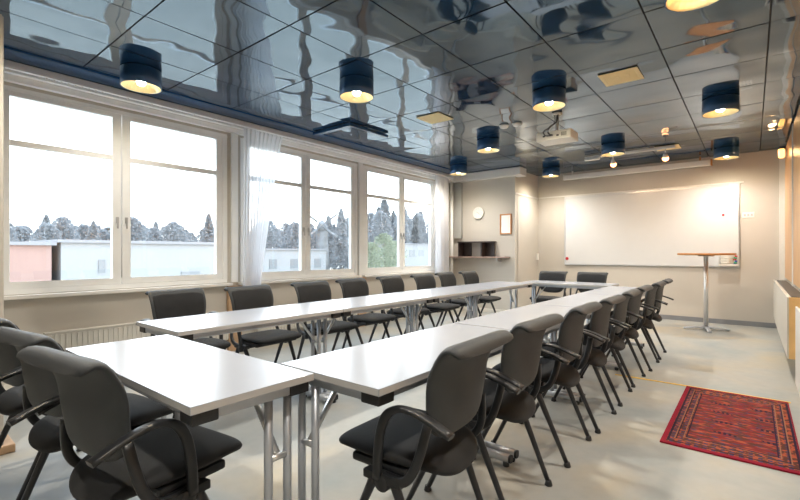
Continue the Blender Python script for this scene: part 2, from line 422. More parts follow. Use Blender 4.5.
# ================================================================= chairs
def make_chair():
    t = thing('conference_chair', '', 'chair')
    # seat : flat cushion with a rolled rear and a soft front edge
    rows = []
    for y, z, hw, ht in ((.236, .428, .150, .010), (.230, .432, .196, .020), (.216, .438, .214, .026), (.186, .444, .223, .029), (.12, .446, .228, .030), (.02, .443, .230, .030),
                         (-.05, .442, .222, .030), (-.10, .439, .208, .029), (-.14, .433, .190, .027), (-.17, .422, .166, .025), (-.192, .405, .132, .022), (-.203, .390, .092, .018), (-.206, .381, .045, .010)):
        rows.append((y, z, hw, ht))
    R_ = []
    rows = [(y, z, hw*.95, ht) for y, z, hw, ht in rows]
    for i, (y, z, hw, ht) in enumerate(rows):
        a, b = rows[max(i-1, 0)], rows[min(i+1, len(rows)-1)]
        d = Vector((0, b[0]-a[0], b[1]-a[1])).normalized(); nrm = Vector((0, -d.z, d.y)); nrm = nrm if nrm.z > 0 or nrm.y < 0 else -nrm
        if nrm.z < 0: nrm = -nrm
        R_.append((Vector((0, y, z)), nrm, hw, ht, .004))
    bm = B(); loft(bm, R_, ex=4.5); st = obj('seat', bm, M_fabric, t, sub=1)
    bm = B(); box(bm, -.2015, .2015, -.09, .150, .390, .422, bev=.012); obj('seat_pan', bm, M_blackp, t)
    # backrest : padded shell narrowing to a round foot, with a rolled top
    prof = [(-.172, .517, .075, .010, .0), (-.176, .527, .126, .016, .008), (-.182, .546, .162, .019, .014), (-.188, .575, .184, .020, .020), (-.196, .62, .198, .020, .026),
            (-.206, .67, .207, .019, .028), (-.208, .72, .212, .018, .026), (-.217, .765, .215, .018, .018), (-.227, .797, .216, .018, .008), (-.237, .820, .217, .019, .004),
            (-.250, .833, .218, .021, .006), (-.268, .835, .218, .022, .012), (-.283, .822, .216, .020, .020), (-.289, .806, .208, .012, .022)]
    R_ = []
    for i, (y, z, hw, ht, cv) in enumerate(prof):
        a, b = prof[max(i-1, 0)], prof[min(i+1, len(prof)-1)]
        d = Vector((0, b[0]-a[0], b[1]-a[1])).normalized(); nrm = Vector((0, d.z, -d.y))
        R_.append((Vector((0, y, z)), nrm, hw, ht, cv))
    bm = B(); loft(bm, R_, ex=5.0); bk = obj('backrest', bm, M_backf, t, sub=1)
    # raised pad on the sitter's side
    R2 = []
    for (c, nrm, hw, ht, cv) in R_[1:10]: R2.append((c + nrm*(ht*.75), nrm, max(hw-.02, .03), .010, cv))
    bm = B(); loft(bm, R2, ex=5.0); obj('back_pad', bm, M_fabric, bk, sub=1)
    for s in (-1, 1):
        # upright from the hub, under the seat and up behind the back
        bm = B(); pts = spline([(s*.215, .03, .395), (s*.228, -.05, .388), (s*.234, -.115, .405), (s*.232, -.150, .450), (s*.216, -.168, .515), (s*.190, -.178, .60)], 20)
        tube(bm, pts, .012, n=10, ex=3.5, flat=(.009, .016), up=(1, 0, 0)); obj('back_upright', bm, M_blackp, t)
        # armrest: post rises from the hub, bends over and sweeps back to a free tip
        bm = B()
        pts = spline([(s*.240, -.005, .385), (s*.246, -.012, .47), (s*.252, -.030, .56), (s*.256, -.060, .618), (s*.258, -.105, .646), (s*.259, -.16, .650), (s*.260, -.23, .634), (s*.260, -.305, .606)], 34)
        n_ = len(pts); wx = [.011 + .007*min(1, max(0, (i/n_-.42)/.2)) for i in range(n_)]; wy = [.016 - .0075*min(1, max(0, (i/n_-.42)/.2)) for i in range(n_)]
        tube(bm, pts, .01, n=12, ex=4, flat=(wx, wy), up=(1, 0, 0)); obj('armrest', bm, M_blackp, t)
        # hub
        bm = B()
        for dx, r in ((0, .030),):
            prof_ = [(.001, -.022), (r*.85, -.022), (r, -.016), (r, .016), (r*.85, .022), (.001, .022)]
            rs = [[bm.verts.new((s*.222+z, -.02+r_*math.cos(2*PI*i/18), .372+r_*math.sin(2*PI*i/18))) for i in range(18)] for r_, z in prof_]
            skin_rings(bm, rs)
        box(bm, s*.222-.02, s*.222+.02, -.10, .06, .372, .402, bev=.006)
        obj('hub', bm, M_blackp, t)
        # legs
        for (ty, fy) in ((.02, .205), (-.06, -.225)):
            bm = B(); top = V(s*.222, ty, .385); ft = V(s*.210, fy, .012)
            tube(bm, [top, top.lerp(ft, .08), top.lerp(ft, .5), ft], [.017, .017, .0135, .0115], n=12)
            lg = obj('leg', bm, M_leg, t)
            bm = B(); capped(bm, [(.017, 0), (.019, .004), (.016, .016), (.013, .026)], (ft.x, ft.y, 0), 14); obj('foot_cap', bm, M_blackp, lg)
    bm = B(); tube(bm, [(-.215, -.02, .372), (.215, -.02, .372)], .014, n=12); obj('crossbar', bm, M_leg, t)
    return t
chair = make_chair(); first = [True]
def put_chair(x, y, rz, label, group):
    if first[0]:
        first[0] = False; chair.location = (x, y, 0); chair.rotation_euler = (0, 0, rz); chair['label'] = label; chair['group'] = group; return chair
    return dup(chair, (x, y, 0), rz, label, group)
ordw = ['nearest', 'second', 'third', 'fourth', 'fifth', 'sixth', 'seventh', 'farthest']
RY = (1.34, 1.93, 2.59, 3.165, 3.78, 4.36, 5.02, 5.60)
for i, y in enumerate(RY):
    n_ = 'nearest the camera' if i == 0 else ('farthest, closest to the bar table' if i == 7 else ordw[i] + ' from the camera')
    put_chair(-1.0 + (0, -.01, .0, .01, 0, -.01, .01, 0)[i], y, PI/2 + math.radians((2, -1, 1, 0, 2, -1, 0, 1)[i]), 'black armchair seen from behind in the right-hand row, ' + n_, 'black chairs along the right-hand tables')
LY = (1.59, 2.17, 2.84, 3.48, 4.17, 4.78, 5.47, 6.05)
for i, y in enumerate(LY):
    n_ = 'nearest the camera' if i == 0 else ('farthest one' if i == 7 else ordw[i] + ' from the camera')
    put_chair(-3.25 + (-.08, .04, .05, 0, -.03, .03, -.05, .0)[i], y, -PI/2 + math.radians((0, 2, -2, 1, 0, -2, 1, -3)[i]), 'black armchair in the row by the windows, facing us, ' + n_, 'black chairs along the window-side tables')
for x, lb in ((-2.46, 'left one of two black armchairs at the far table before the whiteboard'), (-1.87, 'right one of two black armchairs at the far table before the whiteboard')):
    put_chair(x, 6.68, PI, lb, 'black chairs at the far table')
for x, y, a, lb in ((-1.62, .635, 8, 'large black armchair in the bottom left foreground, nearest the camera'), (-2.18, .64, 8, 'black armchair directly behind the foreground one at the near table'),
                    (-2.80, .63, 8, 'black armchair cut off by the left edge of the photo')):
    put_chair(x, y, math.radians(a), lb, 'black chairs at the near table')

# ================================================================= tables
def make_table(L, W, x, y, rz, label, legs, ztop=.73, off=0.0):
    """length L along local x, width W along local y ; origin at the floor centre"""
    t = thing('folding_table', label, 'table', (x, y, 0), rz, 'white folding tables in a rectangle')
    bm = B(); box(bm, -L/2, L/2, -W/2, W/2, ztop-.024, ztop, mi=1, bev=.002)
    for f in bm.faces:
        if f.normal.z > .9 or f.calc_center_median().z > ztop-.0005: f.material_index = 0
    obj('tabletop', bm, [M_top, M_edge], t)
    for s in (-1, 1):
        bm = B(); box(bm, -L/2+.09, L/2-.09, s*(W/2-.045)-.014, s*(W/2-.045)+.014, ztop-.056, ztop-.024, bev=.003); obj('rail', bm, M_steel, t)
        bm = B(); box(bm, s*(L/2-.03)-.014, s*(L/2-.03)+.014, -W/2+.09, W/2-.09, ztop-.056, ztop-.024, bev=.003); obj('end_rail', bm, M_steel, t)
        for q in (-1, 1):
            bm = B(); box(bm, min(s*(L/2-.012), s*(L/2-.09)), max(s*(L/2-.012), s*(L/2-.09)), min(q*(W/2-.012), q*(W/2-.09)), max(q*(W/2-.012), q*(W/2-.09)), ztop-.062, ztop-.024, bev=.006); obj('corner_block', bm, M_blackp, t)
    for lx, inward in legs:
        bm = B()
        for q in (-1, 1): tube(bm, [(lx, off+q*.038, .05), (lx, off+q*.038, ztop-.05)], .0145, n=14)
        lg = obj('leg', bm, M_steel, t)
        bm = B(); f0, f1 = -min(W/2-.12, .16), min(W/2-.03, .20) if off > 0 else min(W/2-.12, .16)
        tube(bm, [(lx, f0, .045), (lx, f1, .045)], .020, n=12, ex=3); obj('foot', bm, M_steel, lg)
        for e_, q in ((f0, -1), (f1, 1)):
            bm = B(); tube(bm, [(lx, e_, .045), (lx, e_+q*.012, .045)], .0205, n=12, ex=3); capped(bm, [(.016, 0), (.018, .004), (.018, .03)], (lx, e_-q*.02, 0), 14); obj('foot_glide', bm, M_blackp, lg)
        bm = B(); tube(bm, [(lx+inward*.006, off, ztop-.27), (lx+inward*.17, off, ztop-.07)], .01, n=8, ex=4, flat=(.013, .006), up=(0, 1, 0))
        tube(bm, [(lx, off-.043, ztop-.275), (lx, off+.043, ztop-.275)], .012, n=10)
        obj('brace', bm, M_alu, t)
    return t
for k in range(4):
    n_ = ('nearest of the four', 'second from the camera', 'third from the camera', 'farthest of the four')[k]
    make_table(1.195, .55, -2.63, 1.05+1.2*k+.6, PI/2, 'white folding table in the window-side row, ' + n_, ((-.57, 1), (.57, -1)))
for k in range(4):
    n_ = ('nearest of the four', 'second from the camera', 'third from the camera', 'farthest of the four')[k]
    make_table(1.215, .50, -1.14, .997+1.23*k+.61, PI/2, 'white folding table in the right-hand row, ' + n_, ((-.578, 1), (.578, -1)), off=.12)
make_table(1.17, .50, -1.975, 6.18, 0, 'white folding table crossing the far end, before the whiteboard', ((-.50, 1), (.50, -1)))
make_table(1.15, .43, -1.758, .776, 0, 'white folding table across the near end, in the left foreground', ((-.157, 1), (.50, -1)), off=.12)

# ================================================================= ceiling lamps
def make_lamp():
    t = thing('ceiling_lamp', '', 'lamp')
    r = .155; h = .145
    bm = B(); capped(bm, [(r*.8, 0), (r*.8, -.004), (r*.8, -.012)], n=40)
    obj('ceiling_plate', bm, M_lampb, t)
    bm = B(); rs = lathe(bm, [(r-.002, -.003), (r, -.005), (r, -h*.5), (r, -h), (r-.004, -h), (r-.004, -.02)], n=48)
    bm.faces.new(rs[-1]); obj('shade', bm, M_lampb, t)
    # faceted gold reflector
    bm = B(); N = 24
    pr = [(r-.006, -h+.001), (r-.012, -h+.006), (r-.030, -h+.035), (.095, -h+.070), (.045, -h+.088)]
    rs = lathe(bm, pr, n=N, smooth=False); bm.faces.new(rs[-1]); obj('reflector', bm, M_gold, t)
    bm = B(); capped(bm, [(.002, -h+.018), (.022, -h+.021), (.034, -h+.035), (.036, -h+.052), (.026, -h+.07), (.018, -h+.087)], n=20)
    obj('bulb', bm, M_bulb, t)
    return t
lamps = [(-4.06, 1.51), (-2.80, 2.84), (-1.53, 4.19), (-.235, 2.90), (-.25, 5.48), (-2.85, 5.48), (-4.12, 6.78), (-2.90, 8.05), (-1.56, 6.82), (-.30, 8.14), (-1.53, 1.50), (-2.80, .17), (-.235, .20)]
lamp_lab = ['at upper left nearest the camera', 'above the near window-side tables', 'just in front of the projector', 'cut by the top edge of the photo', 'large one right of the projector',
            'second left of the projector', 'beside the far curtain', 'in front of the alcove corner', 'just behind the projector', 'at the right end of the whiteboard',
            'out of view above the tables', 'out of view above the near table', 'out of view beside the camera']
lamp = make_lamp()
for i, (x, y) in enumerate(lamps):
    lb = 'dark blue cylinder ceiling lamp with gold inside, ' + lamp_lab[i]
    if i == 0: lo = lamp; lo.location = (x, y, HC-.016); lo['label'] = lb; lo['group'] = 'blue cylinder ceiling lamps'
    else: lo = dup(lamp, (x, y, HC-.016), 0, lb, 'blue cylinder ceiling lamps')
    ld = bpy.data.lights.new('lamp_light', 'SPOT'); ld.energy = LAMP_W; ld.color = (1.0, .92, .82); ld.spot_size = math.radians(150); ld.spot_blend = 1.0; ld.shadow_soft_size = .06
    l_ = bpy.data.objects.new('lamp_light', ld); COL.objects.link(l_); l_.location = (0, 0, -.142); l_.parent = lo

# ================================================================= ceiling things
def vent(x, y, label, kind):
    t = thing('ceiling_vent', label, 'vent', (x, y, HC-.02), 0, 'ceiling vents')
    s = .155
    bm = B(); box(bm, -s, s, -s, -s+.03, -.006, 0); box(bm, -s, s, s-.03, s, -.006, 0); box(bm, -s, -s+.03, -s+.03, s-.03, -.006, 0); box(bm, s-.03, s, -s+.03, s-.03, -.006, 0)
    obj('vent_frame', bm, M_vent, t)
    bm = B(); box(bm, -s+.03, s-.03, -s+.03, s-.03, -.003, 0)
    for k in range(9): box(bm, -s+.035, s-.035, -s+.045+k*.027, -s+.053+k*.027, -.0055, -.003)
    if kind: box(bm, -.06, -.01, -.05, .05, -.008, -.003); box(bm, .03, .07, -.06, .02, -.008, -.003)
    obj('vent_grille', bm, M_vent, t)
vent(-.90, 4.22, 'square yellowish vent in the ceiling to the right of the projector', 1)
vent(-2.85, 4.17, 'square yellowish vent in the ceiling above the window-side tables', 0)
vent(-.97, 7.5, 'square yellowish vent in the ceiling near the whiteboard', 0)
for i, (x, y, lb) in enumerate(((-2.36, 4.95, 'round white ceiling detector, left one of a pair'), (-2.20, 4.97, 'round white ceiling detector, right one of a pair'))):
    bm = B(); capped(bm, [(.03, -.035), (.045, -.03), (.055, -.012), (.06, 0)], n=28)
    o = obj('smoke_detector', bm, M_cream); o.location = (x, y, HC-.018); tag(o, lb, 'smoke detector', 'ceiling detectors')
# L shaped dark bar
bm = B(); box(bm, -4.40, -3.72, 3.66, 3.73, HC-.060, HC-.024, bev=.004); box(bm, -3.79, -3.72, 3.732, 4.36, HC-.060, HC-.024, bev=.004)
tag(obj('angle_bracket', bm, M_bluetrim), 'dark blue L-shaped bar fixed under the ceiling near the windows', 'bracket')
# projector
t = thing('projector', 'white projector hanging from the ceiling over the tables', 'projector', (-1.69, 4.88, 2.43), 0)
bm = B(); box(bm, -.19, .19, -.13, .13, -.05, .05, bev=.015); obj('body', bm, M_cream, t)
bm = B(); box(bm, -.08, .08, -.06, .06, .046, .058, bev=.002); tube(bm, [(0, 0, .058), (0, 0, HC-2.43-.04)], .017, n=12); capped(bm, [(.05, HC-2.43-.045), (.055, HC-2.43-.03), (.055, HC-2.43-.02)], n=20); obj('mount', bm, M_cream, t)
bm = B()
for dx, dz in ((-.10, 0), (-.02, .005), (.05, -.008)): box(bm, dx-.012, dx+.012, -.134, -.1295, dz-.008, dz+.008)
for k in range(5): box(bm, .09+.012*k, .094+.012*k, -.134, -.1295, -.02, .02)
obj('socket', bm, M_blackp, t)
bm = B(); tube(bm, [(.09, .128, 0), (.09, .15, 0)], .032, n=20); obj('lens', bm, M_blackp, t)
bm = B(); tube(bm, spline([(-.02, -.134, .0), (-.03, -.20, .02), (-.02, -.18, .08), (.0, -.10, .13), (.01, -.04, .17), (.02, -.025, .255)], 24), .007, n=8)
tube(bm, spline([(.0, -.134, -.0), (-.06, -.19, -.01), (-.09, -.16, .05), (-.05, -.07, .11), (-.018, -.03, .17), (-.02, -.025, .255)], 24), .006, n=8); obj('cable', bm, M_blackp, t)
# track with two spots
t = thing('spotlight_track', 'white ceiling spotlight track with two glowing spots before the whiteboard', 'spotlight', (-1.48, 7.35, HC-.022), 0)
bm = B(); box(bm, -.62, .62, -.018, .018, -.045, -.008, bev=.003); box(bm, -.62, -.40, -.04, .04, -.075, -.046, bev=.006); obj('track', bm, M_white, t)
for sx in (-.20, .50):
    bm = B(); tube(bm, [(sx, 0, -.045), (sx, 0, -.12)], .008, n=10); hd = obj('spot_arm', bm, M_white, t)
    bm = B(); tube(bm, [(sx, -.03, -.115), (sx, -.005, -.14), (sx, .03, -.175)], [.022, .034, .042], n=18); obj('spot_head', bm, M_white, hd)
    bm = B(); bmesh.ops.create_icosphere(bm, subdivisions=2, radius=.044, matrix=Matrix.Translation((sx, .022, -.178))); obj('spot_bulb', bm, M_spotglow, hd, smooth=True)
    ld = bpy.data.lights.new('spot_light', 'SPOT'); ld.energy = SPOT_W; ld.color = (1.0, .68, .42); ld.spot_size = math.radians(110); ld.spot_blend = .9; ld.shadow_soft_size = .04
    l_ = bpy.data.objects.new('spot_light', ld); COL.objects.link(l_); l_.parent = t; l_.location = (sx, .06, -.22); l_.rotation_euler = Vector((0, .8, -.7)).to_track_quat('-Z', 'Y').to_euler()
# projection screen case
t = thing('projection_screen', 'long white projection screen case under the ceiling above the whiteboard', 'screen', (-1.65, 8.5, 2.58), 0)
bm = B(); box(bm, -1.14, 1.14, -.045, .045, -.045, .045, bev=.012); obj('case', bm, M_white, t)
for s in (-1, 1):
    bm = B(); box(bm, s*1.15-.012, s*1.15+.012, -.05, .05, -.05, .05, bev=.004); box(bm, s*1.0-.012, s*1.0+.012, -.02, .02, .046, HC-2.58-.03); obj('end_cap', bm, M_wood if s > 0 else M_white, t)

# ================================================================= back wall things
t = thing('whiteboard', 'large white wall-mounted whiteboard on the far wall', 'whiteboard', (-1.51, YB-.002, 1.575), 0)
bm = B(); box(bm, -1.345, 1.345, -.018, -.002, -.645, .645); obj('writing_surface', bm, M_board, t)
bm = B()
box(bm, -1.36, 1.36, -.025, 0, .645, .665, bev=.003); box(bm, -1.36, 1.36, -.03, 0, -.665, -.645, bev=.003); box(bm, -1.36, -1.345, -.025, 0, -.645, .645); box(bm, 1.345, 1.36, -.025, 0, -.645, .645)
obj('board_frame', bm, M_alu, t)
def magnet(x, z, r, lb):
    bm = B(); rs = [[bm.verts.new((r_*math.cos(2*PI*i/16), y_, r_*math.sin(2*PI*i/16))) for i in range(16)] for r_, y_ in ((r, 0), (r, -.008), (r*.8, -.011))]
    skin_rings(bm, rs); o = obj('magnet', bm, M_red); o.location = (x, YB-.0205, z); tag(o, lb, 'magnet', 'red magnets on the whiteboard')
magnet(-.36, 1.75, .018, 'small round red magnet at the right side of the whiteboard'); magnet(-2.82, 1.03, .03, 'red magnet in the lower left corner of the whiteboard')
t = thing('marker_holder', 'clear holder with coloured markers at lower right of the whiteboard', 'pen holder', (-.29, YB-.03, .965), 0)
bm = B(); box(bm, -.125, .125, -.06, 0, -.03, -.02); box(bm, -.125, .125, -.06, -.055, -.02, .0); box(bm, -.125, -.12, -.055, 0, -.02, .14); box(bm, .12, .125, -.055, 0, -.02, .14); obj('tray', bm, M_cream, t)
for i, m_ in enumerate((M_bluep, M_green, M_bluep, M_red, M_green, M_red)):
    z = -.006 + .026*i; bm = B(); tube(bm, [(-.11+.01*(i % 2), -.03, z), (.055+.01*(i % 3), -.03, z)], .012, n=12); mk = obj('marker', bm, M_cream, t)
    bm = B(); tube(bm, [(.056+.01*(i % 3), -.03, z), (.10+.005*(i % 3), -.03, z)], .0125, n=12); obj('marker_cap', bm, m_, mk)
t = thing('light_switch', 'small white switch plate on the wall right of the whiteboard', 'switch', (-.045+.0, YB-.001, 1.735), 0)
bm = B(); box(bm, -.075, .075, -.01, 0, -.042, .042, bev=.004); obj('plate', bm, M_white, t)
for k in (-1, 0, 1):
    bm = B(); box(bm, k*.042-.014, k*.042+.014, -.014, -.0105, -.018, .018, bev=.002); obj('rocker', bm, M_edge, t)
bm = B(); box(bm, XC+.001, XC+.035, YB-.10, YB-.04, 1.0, 1.13, bev=.006); tag(obj('thermostat', bm, M_white), 'small white control box in the alcove corner left of the whiteboard', 'thermostat')

# bar table
t = thing('bar_table', 'tall round bar table with wooden top and steel column before the whiteboard', 'table', (-.53, 7.86, 0), math.radians(14))
bm = B(); capped(bm, [(.345, 1.108), (.36, 1.114), (.36, 1.134), (.352, 1.14)], n=56); obj('tabletop', bm, M_wood, t)
bm = B(); capped(bm, [(.10, 1.092), (.10, 1.1), (.09, 1.107)], n=24); capped(bm, [(.029, .06), (.029, 1.091)], n=24); obj('column', bm, M_alu, t)
bm = B()
for a in (0, PI/2):
    m_ = Matrix.Rotation(a, 3, 'Z')
    for s in (-1, 1):
        pts = [m_ @ V(0, 0, .045), m_ @ V(s*.14, 0, .04), m_ @ V(s*.28, 0, .016)]
        tube(bm, pts, .02, n=10, ex=4, flat=([.032, .03, .024], [.018, .015, .012]), up=tuple(m_ @ V(0, 1, 0)))
obj('cross_base', bm, M_steel, t)

# ================================================================= clock wall things
t = thing('wall_clock', 'round white wall clock on the alcove wall', 'clock', (-4.16, YC-.002, 1.92), 0)
def disc(bm, r0, y0, r1, y1, n=40, mi=0):
    rs = [[bm.verts.new((r*math.cos(2*PI*i/n), y, r*math.sin(2*PI*i/n))) for i in range(n)] for r, y in ((r0, y0), (r1, y1))]
    skin_rings(bm, rs, True, mi)
bm = B(); rs = [[bm.verts.new((r*math.cos(2*PI*i/40), y, r*math.sin(2*PI*i/40))) for i in range(40)] for r, y in ((.118, 0), (.122, -.02), (.114, -.035), (.098, -.028))]
skin_rings(bm, rs, False); obj('rim', bm, M_cream, t)
bm = B(); disc(bm, .10, -.020, .10, -.024); obj('dial', bm, M_white, t)
bm = B()
for k in range(12):
    a = k*PI/6; m_ = Matrix.Rotation(a, 3, 'Y'); L_ = .02 if k % 3 == 0 else .012
    vs = [bm.verts.new(m_ @ V(x, -.0255, z)) for x, z in ((-.003, .090-L_), (.003, .090-L_), (.003, .090), (-.003, .090))]; bm.faces.new(vs)
obj('hour_marks', bm, M_edge, t)
for a, L_, w_ in ((-60, .048, .006), (130, .072, .004)):
    bm = B(); m_ = Matrix.Rotation(math.radians(a), 3, 'Y')
    vs = [bm.verts.new(m_ @ V(x, y, z)) for y in (-.027, -.029) for x, z in ((-w_, -.01), (w_, -.01), (w_*.6, L_), (-w_*.6, L_))]
    for f in ((0, 1, 2, 3), (7, 6, 5, 4), (0, 4, 5, 1), (1, 5, 6, 2), (2, 6, 7, 3), (3, 7, 4, 0)): bm.faces.new([vs[i] for i in f])
    obj('clock_hand', bm, M_edge, t)
t = thing('framed_notice', 'blank white sheet in an orange wooden frame on the alcove wall', 'picture frame', (-3.59, YC-.002, 1.68), 0)
bm = B(); box(bm, -.115, .115, -.02, 0, .17, .19); box(bm, -.115, .115, -.02, 0, -.19, -.17); box(bm, -.115, -.095, -.02, 0, -.17, .17); box(bm, .095, .115, -.02, 0, -.17, .17); obj('frame', bm, M_wood, t)
bm = B(); box(bm, -.095, .095, -.008, -.001, -.17, .17); obj('sheet', bm, mat('paper', (.9, .9, .88), .7, var=.01), t)
t = thing('wall_shelf', 'long thin wall shelf below the clock', 'shelf', (-4.2, YC-.002, 1.05), 0)
bm = B(); box(bm, -.68, .70, -.22, 0, 0, .02, bev=.002); obj('board', bm, M_pinkw, t)
for s in (-.5, .5):
    bm = B(); box(bm, s-.012, s+.012, -.16, 0, -.07, 0); obj('shelf_bracket', bm, M_edge, t)
t = thing('open_box', 'dark open-backed box standing on the wall shelf', 'box', (-4.2, YC-.11, 1.0705), 0)
bm = B(); box(bm, -.32, .42, -.10, .10, .27, .29); obj('top_board', bm, M_dark, t)
for x in (-.31, .19):
    bm = B(); box(bm, x, x+.02, -.095, .095, 0, .269); box(bm, x+.02, x+.20, .08, .095, 0, .269); obj('side_board', bm, M_dark, t)
bm = B(); box(bm, -4.70, -4.52, YC-.07, YC-.002, 1.43, 2.54, bev=.01); tag(obj('duct_cover', bm, mat('grey_cover', (.40, .40, .38), .5, var=.04)), 'tall narrow grey cover on the alcove wall beside the curtain', 'wall cover')
bm = B(); tube(bm, [(-4.80+.12, YC-.16, .0), (-4.68, YC-.16, 2.55)], .03, n=16); struct('trim_12', bm, M_white)

# ================================================================= window side things
def curtain(label, top, bot, z0, z1, folds, xc, amp, seed, spread=.0):
    rnd = random.Random(seed); N = folds*10; Mv = 44; bm = B(); g = []
    ph = [rnd.uniform(-.5, .5) for _ in range(folds+2)]
    for j in range(Mv+1):
        v = j/Mv; row = []
        e = v**.8 if spread else v
        ya = top[0]*(1-e)+bot[0]*e; yb = top[1]*(1-e)+bot[1]*e
        for i in range(N+1):
            u = i/N; k = u*folds
            off = amp*(math.sin(2*PI*k + ph[int(k)]*.8 + .6*v*ph[int(k)]) + .35*math.sin(4.6*PI*k+v*2+seed))*(.55+.45*v)
            row.append(bm.verts.new((xc+off, ya+(yb-ya)*u + .004*math.sin(7*k+v*5), z1+(z0-z1)*v)))
        g.append(row)
    for j in range(Mv):
        for i in range(N):
            f = bm.faces.new((g[j][i], g[j][i+1], g[j+1][i+1], g[j+1][i])); f.smooth = True
    return tag(obj('curtain', bm, M_curtain), label, 'curtain', 'sheer white curtains')
curtain('white sheer curtain pulled narrow towards the bottom between the two nearest windows', (2.80, 3.34), (2.80, 3.02), .70, 2.592, 9, -4.585, .022, 4, 1)
curtain('white sheer curtain hanging straight in the far corner by the alcove', (6.72, 7.17), (6.74, 7.20), .70, 2.592, 10, -4.585, .022, 8)
t = thing('curtain_rail', 'long white curtain rail with small gliders above the windows', 'curtain rail', (-4.585, 3.6, 2.62), 0)
bm = B(); box(bm, -.016, .016, -3.6, 3.75, -.012, .012, bev=.002); obj('rail', bm, M_frame, t)
for k in range(14):
    y = -2.62 + .05*k + (0 if k < 8 else .16*(k-8)); bm = B(); box(bm, -.006, .006, y-.006, y+.006, -.024, -.012); obj('glider', bm, M_white, t)

def radiator(y0, y1, label):
    t = thing('radiator', label, 'radiator', (-4.655, (y0+y1)/2, 0), 0, 'low radiators under the windows'); h = (y1-y0)/2
    bm = B(); box(bm, -.035, -.02, -h, h, .16, .46); box(bm, .02, .035, -h, h, .16, .46)
    k = -h+.02
    while k < h-.01: box(bm, .0352, .043, k, k+.022, .175, .445); k += .040
    obj('panel', bm, M_rad, t)
    bm = B(); box(bm, -.038, .046, -h-.004, h+.004, .461, .470); 
    obj('top_grille', bm, M_rad, t)
    for q in (-.7, .7):
        bm = B(); box(bm, -.018, .018, h*q-.02, h*q+.02, 0.0, .30); obj('support', bm, M_rad, t)
radiator(.98, 2.62, 'long low white ribbed radiator behind the near table'); radiator(3.0, 4.70, 'low white ribbed radiator under the middle window'); radiator(5.1, 6.7, 'low white ribbed radiator under the far window')
bm = B(); box(bm, XW+.001, XW+.02, .78, .88, .22, .30, bev=.004); tag(obj('wall_socket', bm, M_white), 'white wall socket low under the window at the left edge', 'socket')
# tall screen edge at far left
t = thing('partition_screen', 'tall beige screen with wooden edge cut off by the left border', 'partition', (-3.475, .495, 0), 0)
bm = B(); box(bm, -.15, .12, -.02, .02, .05, 2.52, bev=.006); obj('panel', bm, M_wall, t)
bm = B(); box(bm, .121, .145, -.022, .022, .05, 2.50, bev=.004); obj('edge_strip', bm, M_wall, t)
bm = B(); box(bm, -.15, .17, -.10, .07, 0, .049, bev=.008); obj('foot', bm, M_casing, t)

# ================================================================= right wall things
def heater(y0, y1, zb, zt, m_front, m_end, label):
    t = thing('wall_cabinet', label, 'cabinet', (XR-.001, (y0+y1)/2, 0), 0, 'low boxes along the right wall'); h = (y1-y0)/2; d = -.155
    bm = B(); box(bm, d+.012, 0, -h+.022, h, zb, zt-.01); obj('body', bm, m_front, t)
    bm = B(); box(bm, d, d+.012, -h+.005, h, zb-.01, zt); obj('front_panel', bm, m_front, t, bevel=.002)
    bm = B(); box(bm, d+.0125, 0, -h, -h+.022, zb-.01, zt); obj('end_panel', bm, m_end, t, bevel=.002)
    bm = B(); box(bm, d+.035, -.02, -h+.12, h-.1, zt-.0095, zt-.003); obj('top_slot', bm, M_blackp, t)
heater(5.2, 8.45, .21, .75, M_rad, M_birch, 'long low beige wall box with birch end near the far corner')
heater(2.6, 4.25, .21, .76, M_white, M_white, 'white low wall box at the right edge of the photo')
t = thing('wall_sconce', 'small glowing warm lamp high on the wooden right wall', 'lamp', (XR-.033, 7.9, 2.50), 0)
bm = B(); box(bm, -.02, 0, -.04, .04, -.05, .05, bev=.004); obj('back_plate', bm, M_white, t)
bm = B(); capped(bm, [(.022, -.06), (.032, -.05), (.034, .05), (.028, .06)], c=(-.055, 0, 0), n=18); obj('shade', bm, M_sconce, t)
ld = bpy.data.lights.new('sconce_light', 'POINT'); ld.energy = 1.5; ld.color = (1, .6, .28); ld.shadow_soft_size = .05
l_ = bpy.data.objects.new('sconce_light', ld); COL.objects.link(l_); l_.parent = t; l_.location = (-.16, 0, 0)

# rug and strip
bm = B(); N = 30; x0, x1, y0, y1 = -.335, .315, -.70, .70
g1 = [[bm.verts.new((x0+(x1-x0)*i/8, y0+(y1-y0)*j/16, .010 + .0015*noise.noise(Vector((i*.4, j*.3, 2))))) for i in range(9)] for j in range(17)]
g0 = [[bm.verts.new((x0+(x1-x0)*i/8, y0+(y1-y0)*j/16, .001)) for i in range(9)] for j in range(17)]
for j in range(16):
    for i in range(8):
        bm.faces.new((g1[j][i], g1[j][i+1], g1[j+1][i+1], g1[j+1][i])); bm.faces.new((g0[j][i], g0[j+1][i], g0[j+1][i+1], g0[j][i+1]))
for j in range(16):
    bm.faces.new((g0[j][0], g1[j][0], g1[j+1][0], g0[j+1][0])); bm.faces.new((g0[j][8], g0[j+1][8], g1[j+1][8], g1[j][8]))
for i in range(8):
    bm.faces.new((g0[0][i], g0[0][i+1], g1[0][i+1], g1[0][i])); bm.faces.new((g0[16][i], g1[16][i], g1[16][i+1], g0[16][i+1]))
o = obj('rug', bm, rug_mat()); o.location = (-.10, 3.74, 0); tag(o, 'red patterned oriental rug lying on the pale floor by the right wall', 'rug')
bm = B(); box(bm, -1.0, XR-.17, 4.452, 4.475, .0005, .005); tag(obj('floor_strip', bm, M_yellow), 'thin cable strip with painted yellow glow across the floor behind the rug', 'strip')  # cable cover; the yellow light reflected on it is put into its colour

